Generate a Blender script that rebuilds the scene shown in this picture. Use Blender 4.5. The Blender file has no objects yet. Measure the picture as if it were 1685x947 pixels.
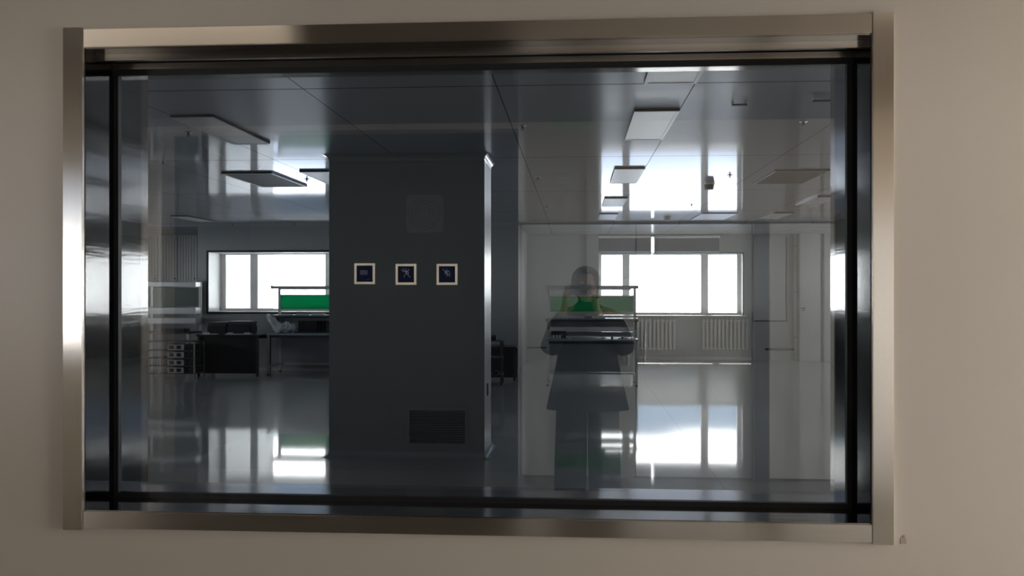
import bpy, bmesh, math, random
from mathutils import Vector, Matrix
random.seed(7)
C = bpy.context.scene.collection
S = bpy.context.scene
PI = math.pi

# ------------------------------------------------------------------ camera, world, light, exposure
CAM_H = 1.6
FPX = 1500.0
YAW = 0.0679
cam_d = bpy.data.cameras.new('camera'); cam = bpy.data.objects.new('camera', cam_d); C.objects.link(cam)
cam.location = (0, 0, CAM_H); cam.rotation_euler = (PI/2, 0, YAW)
cam_d.sensor_width = 36; cam_d.lens = 36*FPX/1685; cam_d.clip_start = 0.02; cam_d.clip_end = 300
S.camera = cam
S.view_settings.view_transform = 'Standard'; S.view_settings.look = 'None'
S.view_settings.gamma = 1; S.view_settings.use_curve_mapping = False
S.view_settings.exposure = 0.05
S.cycles.max_bounces = 14; S.cycles.diffuse_bounces = 5; S.cycles.glossy_bounces = 8
S.cycles.transparent_max_bounces = 16; S.cycles.sample_clamp_indirect = 40
S.cycles.use_denoising = True
S.cycles.caustics_reflective = True

SKY = 1.0          # scale of the outdoor light
CORRIDOR_FILL_LAMP = 3.0
CORRIDOR_RIGHT_FILL = 140.0
CORRIDOR_LEFT_FILL = 2.6

w = bpy.data.worlds.new('sky'); S.world = w; w.use_nodes = True
nt = w.node_tree; nt.nodes.clear()
def N(t, typ, **kw):
    n = t.nodes.new(typ)
    for k, v in kw.items(): setattr(n, k, v)
    return n
out = N(nt, 'ShaderNodeOutputWorld'); bg = N(nt, 'ShaderNodeBackground')
tc = N(nt, 'ShaderNodeTexCoord'); sp = N(nt, 'ShaderNodeSeparateXYZ')
nt.links.new(tc.outputs['Generated'], sp.inputs[0])
mr = N(nt, 'ShaderNodeMapRange'); mr.inputs[1].default_value = -0.5; mr.inputs[2].default_value = 0.5
nz = N(nt, 'ShaderNodeTexNoise'); nz.inputs['Scale'].default_value = 9; nz.inputs['Detail'].default_value = 4
mp = N(nt, 'ShaderNodeMapping'); mp.inputs['Scale'].default_value = (1, 1, 5)
nt.links.new(tc.outputs['Generated'], mp.inputs[0]); nt.links.new(mp.outputs[0], nz.inputs['Vector'])
ma = N(nt, 'ShaderNodeMath', operation='MULTIPLY_ADD'); ma.inputs[1].default_value = 0.05
nt.links.new(nz.outputs[0], ma.inputs[0]); nt.links.new(sp.outputs[2], ma.inputs[2])
nt.links.new(ma.outputs[0], mr.inputs[0])
cr = N(nt, 'ShaderNodeValToRGB')
nt.links.new(mr.outputs[0], cr.inputs[0])
# elevation z -> colour (z + noise offset about .025)
def zz(z): return (z + 0.025 + 0.5)
stops = [(-0.5, (0.5, 0.52, 0.56)), (-0.19, (1.2, 1.5, 2.1)), (-0.13, (2.6, 3.0, 4.0)), (-0.10, (9.0, 9.4, 10.4)),
         (-0.04, (15.0, 15.2, 15.6)), (0.03, (14.5, 14.7, 15.2)), (0.075, (2.0, 2.6, 3.6)), (0.098, (0.55, 0.80, 1.2)), (0.150, (0.60, 0.88, 1.3)),
         (0.166, (9.5, 9.4, 9.4)), (0.22, (8.5, 8.4, 8.4)), (0.32, (2.6, 2.7, 2.9)), (0.5, (2.2, 2.4, 2.7))]
e = cr.color_ramp.elements
while len(e) > 1: e.remove(e[-1])
MAXV = 16.0
for i, (z, c) in enumerate(stops):
    q = e[0] if i == 0 else e.new(min(1, max(0, zz(z))))
    if i == 0: q.position = max(0, zz(z))
    q.color = (c[0]/MAXV, c[1]/MAXV, c[2]/MAXV, 1)
nt.links.new(cr.outputs[0], bg.inputs[0]); bg.inputs[1].default_value = MAXV*SKY
nt.links.new(bg.outputs[0], out.inputs[0])

sun_d = bpy.data.lights.new('sun', 'SUN'); sun_d.energy = 16; sun_d.angle = 0.01; sun_d.color = (1.0, 0.93, 0.82)
sun = bpy.data.objects.new('sun', sun_d); C.objects.link(sun); sun.location = (0, 30, 30)
sun.rotation_euler = Vector((0.03, -math.cos(math.radians(58)), -math.sin(math.radians(58)))).to_track_quat('-Z', 'Y').to_euler()

def portal(x0, x1, y, z0, z1):
    d = bpy.data.lights.new('daylight_portal', 'AREA'); d.shape = 'RECTANGLE'; d.size = x1-x0; d.size_y = z1-z0
    d.cycles.is_portal = True
    o = bpy.data.objects.new('daylight_portal', d); C.objects.link(o)
    o.location = ((x0+x1)/2, y, (z0+z1)/2); o.rotation_euler = (-PI/2, 0, 0)   # faces -Y, into the room

# ------------------------------------------------------------------ measuring helpers (photo pixel at a real distance -> metres)
def X(px, Y): return Y*math.tan(math.atan((px-842.5)/FPX)-YAW)
def H(py, px, Y):
    x = X(px, Y); z = Y*math.cos(YAW)-x*math.sin(YAW)
    return CAM_H-(py-472.5)*z/FPX

# ------------------------------------------------------------------ materials
MATS = {}
def mat(name, col, rough=0.5, metal=0.0, noise=0.06, scale=12, spec=0.5, coat=0.0, coat_r=0.05, emit=None, es=0, bump=0.0, bscale=40, stretch=(1,1,1)):
    if name in MATS: return MATS[name]
    m = bpy.data.materials.new(name); m.use_nodes = True; t = m.node_tree
    b = t.nodes['Principled BSDF']
    b.inputs['Roughness'].default_value = rough; b.inputs['Metallic'].default_value = metal
    b.inputs['Specular IOR Level'].default_value = spec
    b.inputs['Coat Weight'].default_value = coat; b.inputs['Coat Roughness'].default_value = coat_r
    g = N(t, 'ShaderNodeTexCoord'); mm = N(t, 'ShaderNodeMapping'); mm.inputs['Scale'].default_value = stretch
    t.links.new(g.outputs['Object'], mm.inputs[0])
    n = N(t, 'ShaderNodeTexNoise'); n.inputs['Scale'].default_value = scale; n.inputs['Detail'].default_value = 3
    t.links.new(mm.outputs[0], n.inputs['Vector'])
    mx = N(t, 'ShaderNodeMix', data_type='RGBA')
    mx.inputs[6].default_value = tuple(max(0, c*(1-noise)) for c in col)+(1,)
    mx.inputs[7].default_value = tuple(min(1, c*(1+noise)) for c in col)+(1,)
    t.links.new(n.outputs[0], mx.inputs[0]); t.links.new(mx.outputs[2], b.inputs['Base Color'])
    if bump:
        n2 = N(t, 'ShaderNodeTexNoise'); n2.inputs['Scale'].default_value = bscale; t.links.new(mm.outputs[0], n2.inputs['Vector'])
        bp = N(t, 'ShaderNodeBump'); bp.inputs['Strength'].default_value = bump; bp.inputs['Distance'].default_value = 0.02
        t.links.new(n2.outputs[0], bp.inputs['Height']); t.links.new(bp.outputs[0], b.inputs['Normal'])
    if emit: b.inputs['Emission Color'].default_value = emit+(1,); b.inputs['Emission Strength'].default_value = es
    MATS[name] = m
    return m

def panel_mat(name, col, lines, rough, coat, coat_r, bump, bscale, lw=0.004, stretch=(1,1,1), spec=0.5, line_col=(0.015,0.015,0.015)):
    """painted sheet with thin joints. lines = [(axis, start, step)]"""
    m = mat(name, col, rough=rough, coat=coat, coat_r=coat_r, bump=bump, bscale=bscale, noise=0.04, scale=1.5, spec=spec, stretch=stretch)
    t = m.node_tree; b = t.nodes['Principled BSDF']; o = t.nodes['Material Output']
    g = N(t, 'ShaderNodeNewGeometry'); s = N(t, 'ShaderNodeSeparateXYZ'); t.links.new(g.outputs['Position'], s.inputs[0])
    last = None
    for ax, st, step in lines:
        a = N(t, 'ShaderNodeMath', operation='SUBTRACT'); a.inputs[1].default_value = st-step/2; t.links.new(s.outputs[ax], a.inputs[0])
        f = N(t, 'ShaderNodeMath', operation='FLOORED_MODULO'); f.inputs[1].default_value = step; t.links.new(a.outputs[0], f.inputs[0])
        d = N(t, 'ShaderNodeMath', operation='SUBTRACT'); d.inputs[1].default_value = step/2; t.links.new(f.outputs[0], d.inputs[0])
        ab = N(t, 'ShaderNodeMath', operation='ABSOLUTE'); t.links.new(d.outputs[0], ab.inputs[0])
        lt = N(t, 'ShaderNodeMath', operation='LESS_THAN'); lt.inputs[1].default_value = lw*(1 if ax != 1 else 2.5); t.links.new(ab.outputs[0], lt.inputs[0])
        if last is None: last = lt
        else:
            mxx = N(t, 'ShaderNodeMath', operation='MAXIMUM'); t.links.new(last.outputs[0], mxx.inputs[0]); t.links.new(lt.outputs[0], mxx.inputs[1]); last = mxx
    df = N(t, 'ShaderNodeBsdfDiffuse'); df.inputs[0].default_value = line_col+(1,)
    ms = N(t, 'ShaderNodeMixShader'); t.links.new(last.outputs[0], ms.inputs[0]); t.links.new(b.outputs[0], ms.inputs[1]); t.links.new(df.outputs[0], ms.inputs[2])
    t.links.new(ms.outputs[0], o.inputs['Surface'])
    return m

def glass_mat(name, ior, tint):
    m = bpy.data.materials.new(name); m.use_nodes = True; t = m.node_tree; t.nodes.clear()
    o = N(t, 'ShaderNodeOutputMaterial'); f = N(t, 'ShaderNodeFresnel'); f.inputs[0].default_value = ior
    # the same reflectance on both faces of the sheet
    g = N(t, 'ShaderNodeNewGeometry')
    inv = N(t, 'ShaderNodeMath', operation='MULTIPLY_ADD'); inv.inputs[1].default_value = (1/ior-ior); inv.inputs[2].default_value = ior
    t.links.new(g.outputs['Backfacing'], inv.inputs[0])
    lw = N(t, 'ShaderNodeLayerWeight'); 
    a = N(t, 'ShaderNodeBsdfTransparent'); a.inputs[0].default_value = tint+(1,)
    b = N(t, 'ShaderNodeBsdfGlossy'); b.inputs['Roughness'].default_value = 0.0
    b.inputs[0].default_value = (1,1,1,1)
    # schlick: F0 + (1-F0)*(1-cos)^5
    ab = N(t, 'ShaderNodeVectorMath', operation='DOT_PRODUCT'); t.links.new(g.outputs['Incoming'], ab.inputs[0]); t.links.new(g.outputs['Normal'], ab.inputs[1])
    av = N(t, 'ShaderNodeMath', operation='ABSOLUTE'); t.links.new(ab.outputs['Value'], av.inputs[0])
    om = N(t, 'ShaderNodeMath', operation='SUBTRACT'); om.inputs[0].default_value = 1; t.links.new(av.outputs[0], om.inputs[1])
    pw = N(t, 'ShaderNodeMath', operation='POWER'); pw.inputs[1].default_value = 5; t.links.new(om.outputs[0], pw.inputs[0])
    F0 = ((ior-1)/(ior+1))**2
    fr = N(t, 'ShaderNodeMath', operation='MULTIPLY_ADD'); fr.inputs[1].default_value = 1-F0; fr.inputs[2].default_value = F0; t.links.new(pw.outputs[0], fr.inputs[0])
    for n in (f, inv, lw): t.nodes.remove(n)
    ms = N(t, 'ShaderNodeMixShader'); t.links.new(fr.outputs[0], ms.inputs[0]); t.links.new(a.outputs[0], ms.inputs[1]); t.links.new(b.outputs[0], ms.inputs[2])
    t.links.new(ms.outputs[0], o.inputs['Surface'])
    return m

def emit_mat(name, col, s):
    return mat(name, (0.8,0.8,0.8), emit=col, es=s)

M_wall = panel_mat('corridor_panel_paint', (0.60,0.545,0.475), [(0, 2.1, 50.0)], 0.45, 0.15, 0.3, 0.05, 3, lw=0.0005)
M_room = mat('room_panel_paint', (0.56,0.56,0.56), 0.35, coat=0.25, coat_r=0.15, noise=0.03, scale=1)
M_part = mat('partition_panel_paint', (0.40,0.41,0.40), 0.35, coat=0.2, coat_r=0.15, noise=0.03, scale=1)
M_ceil = panel_mat('ceiling_panel_paint', (0.78,0.82,0.92), [(0, 0.745, 1.228), (1, 5.67, 3.12)], 0.32, 0.7, 0.06, 0.02, 0.7, stretch=(1, 1, 1), lw=0.003)
M_ceil.node_tree.nodes['Principled BSDF'].inputs['Metallic'].default_value = 0.9
M_soff = panel_mat('soffit_tile_paint', (0.45,0.46,0.46), [(0, 0.745, 1.228), (1, 18.3, 1.2)], 0.5, 0.3, 0.2, 0.0, 1, lw=0.004)
M_floor = panel_mat('epoxy_floor', (0.58,0.59,0.58), [(0, 1.2, 6.0)], 0.30, 0.8, 0.05, 0.18, 2.5, lw=0.001, stretch=(1, 1, 1))
M_white = mat('white_paint', (0.78,0.77,0.75), 0.4)
M_wframe = mat('window_frame_bloom_white', (0.93,0.93,0.95), 0.4)  # whitened in the colour to stand in for bloom from the bright panes
M_black = mat('black_rubber', (0.010,0.010,0.012), 0.5)
M_blackp = mat('black_plastic', (0.02,0.021,0.024), 0.35)
M_dark = mat('dark_powder_coat', (0.05,0.052,0.055), 0.4)
M_alu = mat('aluminium', (0.55,0.55,0.56), 0.3, 1.0)
M_steel_h = mat('brushed_steel_horizontal', (0.80,0.75,0.69), 0.12, 1.0, noise=0.05, scale=3, bump=0.008, bscale=2.2, stretch=(1.5,40,40))
M_steel_v = mat('brushed_steel_vertical', (0.80,0.75,0.69), 0.12, 1.0, noise=0.05, scale=3, bump=0.008, bscale=2.2, stretch=(40,40,1.5))
M_rev = mat('dimmed_steel_reveal', (0.055,0.053,0.052), 0.09, 1.0, noise=0.05, scale=3, bump=0.012, bscale=2, stretch=(20,1.5,20))  # same steel, darkened in the colour to hold back window reflections
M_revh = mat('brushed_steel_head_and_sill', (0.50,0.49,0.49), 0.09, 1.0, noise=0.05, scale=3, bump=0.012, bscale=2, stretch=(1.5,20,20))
M_cove = mat('cove_paint', (0.45,0.46,0.46), 0.3, coat=0.4)
def aniso(m, amt, rough, tan):
    t = m.node_tree; b = t.nodes['Principled BSDF']; b.inputs['Anisotropic'].default_value = amt; b.inputs['Roughness'].default_value = rough
    c = N(t, 'ShaderNodeCombineXYZ')
    for i in range(3): c.inputs[i].default_value = tan[i]
    t.links.new(c.outputs[0], b.inputs['Tangent'])
aniso(M_steel_h, 0.98, 0.22, (0, 0, 1)); aniso(M_steel_v, 0.98, 0.22, (1, 0, 0))
aniso(M_ceil, 0.92, 0.32, (0, 1, 0)); aniso(M_floor, 0.92, 0.32, (0, 1, 0))
M_floor.node_tree.nodes['Principled BSDF'].inputs['Metallic'].default_value = 0.3
M_glass = glass_mat('viewing_glass', 1.95, (0.95,0.965,0.96))
M_pane = glass_mat('facade_glass', 1.45, (0.97,0.98,0.98))
M_green = mat('green_board', (0.0,0.28,0.15), 0.4)
def translucent(m, f, col):
    t = m.node_tree; b = t.nodes['Principled BSDF']; o = t.nodes['Material Output']
    tr = N(t, 'ShaderNodeBsdfTranslucent'); tr.inputs[0].default_value = col+(1,)
    ms = N(t, 'ShaderNodeMixShader'); ms.inputs[0].default_value = f
    t.links.new(b.outputs[0], ms.inputs[1]); t.links.new(tr.outputs[0], ms.inputs[2]); t.links.new(ms.outputs[0], o.inputs['Surface'])
translucent(M_green, 0.65, (0.0, 0.48, 0.26))
M_cream = mat('cream_trim', (0.75,0.70,0.58), 0.5)
M_bench = mat('bench_laminate', (0.34,0.37,0.39), 0.35, coat=0.5)
M_esd = mat('bench_mat_blue_grey', (0.38,0.46,0.50), 0.35, coat=0.35, coat_r=0.2)
M_post = mat('bench_post_grey', (0.62,0.62,0.63), 0.35, 0.1)
M_rad = mat('radiator_enamel', (0.74,0.72,0.69), 0.4)
M_diff = mat('lamp_diffuser_off', (0.95,0.87,0.85), 0.5, noise=0.02, coat=1.0, coat_r=0.35)
M_ltrim = mat('lamp_trim_white', (0.85,0.85,0.87), 0.3)
M_lside = mat('lamp_side_dark', (0.06,0.065,0.08), 0.4)
M_navy = mat('navy_sign_face', (0.012,0.018,0.045), 0.15, coat=1.0)
M_mark = mat('sign_marks_pale', (0.35,0.36,0.42), 0.5)
M_fan = mat('grille_depth_grey', (0.18,0.18,0.19), 0.6)
M_bag = mat('clear_plastic_bag', (0.62,0.65,0.68), 0.25, bump=0.4, bscale=25)
M_skin = mat('skin', (0.55,0.36,0.27), 0.5)
M_coat = mat('black_coat_cloth', (0.018,0.019,0.022), 0.8, bump=0.2, bscale=60)
M_trou = mat('black_trouser_cloth', (0.016,0.017,0.020), 0.85)
M_hair = mat('black_hair', (0.012,0.011,0.010), 0.6)
M_door = mat('white_door_paint', (0.80,0.86,0.93), 0.35)
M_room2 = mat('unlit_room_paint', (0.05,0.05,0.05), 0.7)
M_paper = mat('paper', (0.75,0.75,0.78), 0.6)
M_pink = mat('pinkish_carton', (0.55,0.42,0.42), 0.6)
M_teal = mat('dark_teal_crate', (0.03,0.10,0.11), 0.4)
M_stain = mat('pinkish_smudge', (0.42,0.33,0.29), 0.6)

# ------------------------------------------------------------------ mesh helpers
class MB:
    def __init__(s): s.bm = bmesh.new()
    def box(s, x0, x1, y0, y1, z0, z1, bev=0.0, rot=None, cen=None):
        t = bmesh.new(); bmesh.ops.create_cube(t, size=1)
        bmesh.ops.scale(t, vec=(abs(x1-x0), abs(y1-y0), abs(z1-z0)), verts=t.verts)
        if bev: bmesh.ops.bevel(t, geom=t.edges[:], offset=min(bev, 0.45*min(abs(x1-x0), abs(y1-y0), abs(z1-z0))), segments=2, affect='EDGES')
        if rot is not None: bmesh.ops.rotate(t, cent=(0,0,0), matrix=rot, verts=t.verts)
        bmesh.ops.translate(t, vec=((x0+x1)/2, (y0+y1)/2, (z0+z1)/2), verts=t.verts)
        s.add(t); return s
    def add(s, t):
        me = bpy.data.meshes.new('tmp'); t.to_mesh(me); t.free(); s.bm.from_mesh(me); bpy.data.meshes.remove(me)
    def cyl(s, a, b, r, r2=None, seg=16):
        a = Vector(a); b = Vector(b); d = b-a; t = bmesh.new()
        bmesh.ops.create_cone(t, cap_ends=True, segments=seg, radius1=r, radius2=r if r2 is None else r2, depth=d.length)
        bmesh.ops.rotate(t, cent=(0,0,0), matrix=d.to_track_quat('Z','Y').to_matrix(), verts=t.verts)
        bmesh.ops.translate(t, vec=(a+b)/2, verts=t.verts); s.add(t); return s
    def ball(s, c, r, sc=(1,1,1), seg=20):
        t = bmesh.new(); bmesh.ops.create_uvsphere(t, u_segments=seg, v_segments=seg//2, radius=r)
        bmesh.ops.scale(t, vec=sc, verts=t.verts); bmesh.ops.translate(t, vec=c, verts=t.verts); s.add(t); return s
    def prism(s, pts, axis, a, b):
        """polygon pts (2-D) extruded along axis from a to b"""
        def P(p, q):
            return {0: (q, p[0], p[1]), 1: (p[0], q, p[1]), 2: (p[0], p[1], q)}[axis]
        v0 = [s.bm.verts.new(P(p, a)) for p in pts]; v1 = [s.bm.verts.new(P(p, b)) for p in pts]
        n = len(pts)
        s.bm.faces.new(v0); s.bm.faces.new(v1[::-1])
        for i in range(n): s.bm.faces.new((v0[i], v1[i], v1[(i+1)%n], v0[(i+1)%n]))
        return s
    def loft(s, rings, cap=True):
        vs = [[s.bm.verts.new(p) for p in r] for r in rings]; n = len(rings[0])
        for a, b in zip(vs, vs[1:]):
            for i in range(n): s.bm.faces.new((a[i], a[(i+1)%n], b[(i+1)%n], b[i]))
        if cap: s.bm.faces.new(vs[0][::-1]); s.bm.faces.new(vs[-1])
        return s
    def build(s, name, m, parent=None, smooth=False, loc=None):
        bmesh.ops.recalc_face_normals(s.bm, faces=s.bm.faces)
        me = bpy.data.meshes.new(name); s.bm.to_mesh(me); s.bm.free()
        me.materials.append(m)
        if smooth:
            for p in me.polygons: p.use_smooth = True
        o = bpy.data.objects.new(name, me); C.objects.link(o)
        if parent is not None:
            o.parent = parent
            if loc is None: o.matrix_parent_inverse = Matrix.Translation(parent.location).inverted() if parent.type == 'EMPTY' and not any(parent.rotation_euler) else Matrix()
        if loc: o.location = loc
        return o
def tag(o, label=None, cat=None, group=None, kind=None):
    if label: o['label'] = label
    if cat: o['category'] = cat
    if group: o['group'] = group
    if kind: o['kind'] = kind
    return o
def struct(o): o['kind'] = 'structure'; return o
def empty(name, loc=(0,0,0), label=None, cat=None, group=None, kind=None):
    o = bpy.data.objects.new(name, None); C.objects.link(o); o.location = loc; o.empty_display_size = 0.1
    return tag(o, label, cat, group, kind)
def copy_tree(o, parent=None):
    c = o.copy(); C.objects.link(c)
    if parent is not None: c.parent = parent
    for ch in [k for k in bpy.data.objects if k.parent is o]: copy_tree(ch, c)
    return c
def at_thing(name, loc, label, cat, group=None): return empty(name, loc, label, cat, group)
def wall_with_holes(mb, x0, x1, z0, z1, ya, yb, holes):
    """wall in the XZ plane from ya to yb with rectangular holes (hx0,hx1,hz0,hz1), sorted, not overlapping in x"""
    x = x0
    for hx0, hx1, hz0, hz1 in sorted(holes):
        if hx0 > x: mb.box(x, hx0, ya, yb, z0, z1)
        if hz0 > z0: mb.box(hx0, hx1, ya, yb, z0, hz0)
        if hz1 < z1: mb.box(hx0, hx1, ya, yb, hz1, z1)
        x = hx1
    if x < x1: mb.box(x, x1, ya, yb, z0, z1)

# ------------------------------------------------------------------ the setting
YF, YG, YB = 3.0, 3.2, 3.45           # viewing wall: corridor face, glass, room face
OX0, OX1, OZ0, OZ1 = -1.662, 0.952, 0.842, 2.415
CEIL = 2.86; YP = 17.3; YP2 = 18.0; YW = 20.5; YW2 = 20.9
RX0, RX1 = -11.0, 10.5
COR_Y = -1.3; COR_C = 3.0; CX0, CX1 = -4.0, 5.2

mb = MB(); wall_with_holes(mb, -11, 10.5, 0, 3.1, YF, YB-0.02, [(OX0, OX1, OZ0, OZ1)])
struct(mb.build('wall_front', M_wall))
mb = MB(); wall_with_holes(mb, -11, 10.5, 0, 2.87, YB-0.02, YB, [(OX0, OX1, OZ0, OZ1)])
struct(mb.build('wall_front', M_room))
struct(MB().box(RX0, RX1, YB, YW+0.5, -0.1, 0).build('floor', M_floor))
struct(MB().box(RX0, RX1, YB, YP, CEIL, CEIL+0.1).build('ceiling', M_ceil))
struct(MB().box(RX0, RX1, YP, YW+0.5, 2.795, 2.96).build('ceiling_soffit', M_soff))
FILL_WINDOWS = [(12.4, 15.4)]
def side_wall(name, xa, xb):
    mb = MB(); yy = YF
    for a, b in FILL_WINDOWS:
        mb.box(xa, xb, yy, a, -0.1, 3.1); mb.box(xa, xb, a, b, -0.1, 0.95); mb.box(xa, xb, a, b, 2.4, 3.1); yy = b
    mb.box(xa, xb, yy, YW+0.5, -0.1, 3.1); struct(mb.build(name, M_room))
side_wall('wall_left', RX0-0.2, RX0); side_wall('wall_right', RX1, RX1+0.2)

# partition on the left, with a deep white window reveal
PX0, PX1 = X(325, YP), X(853, YP)
LW = (X(342.5, YP), -2.75, H(512.5, 440, YP), H(413, 440, YP))
mb = MB(); wall_with_holes(mb, PX0, PX1, 0, 2.795, YP+0.001, YP2, [LW])
struct(mb.build('wall_partition', M_part))
mb = MB(); wall_with_holes(mb, PX0+0.3, PX1-0.3, 0, 2.795, YP2, YW2, [(LW[0], LW[1], 0.0, 2.79)])
# back wall proper
RWL = (X(985, YW), X(1222, YW), H(517, 1100, YW), H(416, 1100, YW))
SLIT = (X(1072, YW), X(1076.5, YW))
FW = (6.2, 9.0, RWL[2], RWL[3])
mb2 = MB()
wall_with_holes(mb2, RX0, PX0+0.3, 0, 2.795, YW, YW2, [])
mb2.box(PX1-0.3, RWL[0], YW, YW2, 0, 2.795)
mb2.box(RWL[0], RWL[1], YW, YW2, 0, RWL[2])
ztop = H(388, 1074, YW)
mb2.box(RWL[0], SLIT[0], YW, YW2, RWL[3], 2.795); mb2.box(SLIT[1], RWL[1], YW, YW2, RWL[3], 2.795)
mb2.box(SLIT[0], SLIT[1], YW, YW2, ztop, 2.795)
mb2.box(RWL[1], FW[0], YW, YW2, 0, 2.795)
wall_with_holes(mb2, FW[0], RX1, 0, 2.795, YW, YW2, [FW])
struct(mb2.build('wall_back', M_room))
mb.bm.free()
struct(MB().box(PX0, PX0+0.3, YP2, YW2, 0, 2.795).build('wall_partition_side', M_room))
struct(MB().box(PX1-0.3, PX1, YP2, YW2, 0, 2.795).build('wall_partition_side', M_room))
# white reveal lining and black edge of the partition opening
def lining(name, x0, x1, z0, z1, y0, y1, t, m):
    mb = MB(); mb.box(x0, x1, y0, y1, z0, z0+t); mb.box(x0, x1, y0, y1, z1-t, z1); mb.box(x0, x0+t, y0, y1, z0+t, z1-t); mb.box(x1-t, x1, y0, y1, z0+t, z1-t)
    return mb
struct(lining('trim_1', LW[0], LW[1], LW[2], LW[3], YP-0.004, YP2-0.06, 0.012, M_white).build('trim_1', M_white))
struct(lining('trim_2', LW[0]-0.03, LW[1]+0.03, LW[2]-0.03, LW[3]+0.03, YP-0.014, YP-0.001, 0.032, M_black).build('trim_2', M_black))

def facade_window(n, x0, x1, z0, z1, y, mulls, fw=0.09, fb=0.05, ft=0.02):
    e = empty('window_%d' % n, ((x0+x1)/2, y, z0)); struct(e)
    mb = MB(); ya, yb = y-0.03, y+0.04
    mb.box(x0, x1, ya, yb, z0, z0+fb); mb.box(x0, x1, ya, yb, z1-ft, z1); mb.box(x0, x0+fw, ya, yb, z0+fb, z1-ft); mb.box(x1-fw, x1, ya, yb, z0+fb, z1-ft)
    mb.build('window_frame', M_wframe, e)
    for a, b in mulls: MB().box(a, b, y-0.035, y+0.045, z0+fb, z1-ft).build('mullion', M_wframe, e)
    MB().box(x0+fw, x1-fw, y-0.004, y+0.004, z0+fb, z1-ft).build('pane', M_pane, e)
    return e
def fill_side_window(n, xc, a, b):  # unseen windows added in the side walls as fill light for the room
    e = empty('window_%d' % n, (xc, (a+b)/2, 0.95)); struct(e); t = 0.06; mb = MB()
    for q in ((a, b, 0.95, 0.95+t), (a, b, 2.4-t, 2.4), (a, a+t, 0.95+t, 2.4-t), (b-t, b, 0.95+t, 2.4-t), ((a+b)/2-0.03, (a+b)/2+0.03, 0.95+t, 2.4-t)): mb.box(xc-0.04, xc+0.04, *q)
    mb.build('window_frame', M_wframe, e); MB().box(xc-0.003, xc+0.003, a+t, b-t, 0.95+t, 2.4-t).build('pane', M_pane, e)
k = 7
for xw, s_ in ((RX0-0.1, -1), (RX1+0.1, 1)):
    for a, b in FILL_WINDOWS:
        fill_side_window(k, xw, a, b); k += 1
        d = bpy.data.lights.new('daylight_portal', 'AREA'); d.shape = 'RECTANGLE'; d.size = 1.45; d.size_y = b-a; d.cycles.is_portal = True
        o = bpy.data.objects.new('daylight_portal', d); C.objects.link(o); o.location = (xw+s_*0.12, (a+b)/2, 1.675); o.rotation_euler = (0, s_*PI/2, 0)
y = YP2-0.05
facade_window(2, LW[0]+0.012, LW[1]-0.012, LW[2]+0.012, LW[3]-0.012, y, [(X(413, y), X(425, y)), (X(536, y), X(548, y))], 0.10)
y = YW+0.3
wn = facade_window(3, RWL[0], RWL[1], RWL[2], RWL[3], y, [(X(1024, y), X(1036, y)), (X(1153, y), X(1165, y))], 0.075)
MB().cyl((X(1025.5, y), y-0.06, H(458, 1028, y)), (X(1034, y), y-0.06, H(455, 1028, y)), 0.012).build('window_handle', M_white, wn)
facade_window(4, FW[0], FW[1], FW[2], FW[3], y, [(7.5, 7.6)], 0.07)
mb = MB(); mb.box(RWL[0]-0.02, RWL[1]+0.05, YW-0.2, YW+0.26, RWL[2]-0.03, RWL[2]-0.0)
struct(mb.build('trim_3', M_white))
struct(lining('t', RWL[0]-0.02, RWL[1]+0.02, RWL[2]-0.035, RWL[3]+0.02, YW-0.012, YW-0.001, 0.02, None).build('trim_4', M_dark))
# skirting of the back wall: pale strip under the radiators, dark strip to the right
struct(MB().box(RWL[0], X(1236, YW), YW-0.03, YW-0.001, 0.0, 0.075, 0.01).build('baseboard_back', M_white))
struct(MB().box(X(1259, YW), X(1307, YW), YW-0.03, YW-0.001, H(575, 1280, YW), H(571.5, 1280, YW)).build('baseboard_right', M_dark))
struct(MB().box(X(855, YW), RWL[0]-0.05, YW-0.02, YW-0.001, H(571.5, 900, YW), H(569.5, 900, YW)).build('baseboard_left', M_dark))
struct(MB().box(PX0, PX1, YP-0.015, YP, 0.0, 0.06, 0.004).build('baseboard_partition', M_room))
# pilaster left of the right window, column at the far right
struct(MB().box(X(965, YW), RWL[0]-0.001, YW-0.12, YW, 0, 2.795, 0.01).build('wall_pilaster', M_room))
for x0, x1, d in ((1312, 1346, 0.22), (1353, 1400, 0.16)):
    struct(MB().box(X(x0, YW), X(x1, YW), YW-d, YW, 0, 2.795, 0.01).build('wall_pilaster', M_white))
# portals
portal(LW[0], LW[1], YP2+0.05, LW[2], LW[3]); portal(RWL[0], RWL[1], YW+0.42, RWL[2], RWL[3]); portal(FW[0], FW[1], YW+0.42, FW[2], FW[3])

# square column with curved coving
KX0, KX1, KY0, KY1 = X(541, 8.5), X(797, 8.5), 8.5, 9.2
mb = MB(); mb.box(KX0, KX1, KY0, KY1, 0, CEIL, 0.012)
struct(mb.build('wall_column', M_part))
def cove(z, s, rr=0.06):
    mb = MB()
    prof = [(0, 0)]+[(rr-rr*math.sin(a), rr-rr*math.cos(a)) for a in [i*PI/2/6 for i in range(7)]]  # quarter hollow
    prof = [(0.0, 0.0), (rr, 0.0)]+[(rr-rr*math.sin(a), rr-rr*math.cos(a)) for a in [i*PI/2/6 for i in range(1, 6)]]+[(0.0, rr)]
    rings = []
    for (u, v) in prof:
        zc = z+s*v
        rings.append([(KX0-u, KY0-u, zc), (KX1+u, KY0-u, zc), (KX1+u, KY1+u, zc), (KX0-u, KY1+u, zc)])
    n = len(rings)
    vs = [[mb.bm.verts.new(p) for p in r] for r in rings]
    for i in range(n):
        a, b = vs[i], vs[(i+1)%n]
        for k in range(4): mb.bm.faces.new((a[k], a[(k+1)%4], b[(k+1)%4], b[k]))
    return mb
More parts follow.
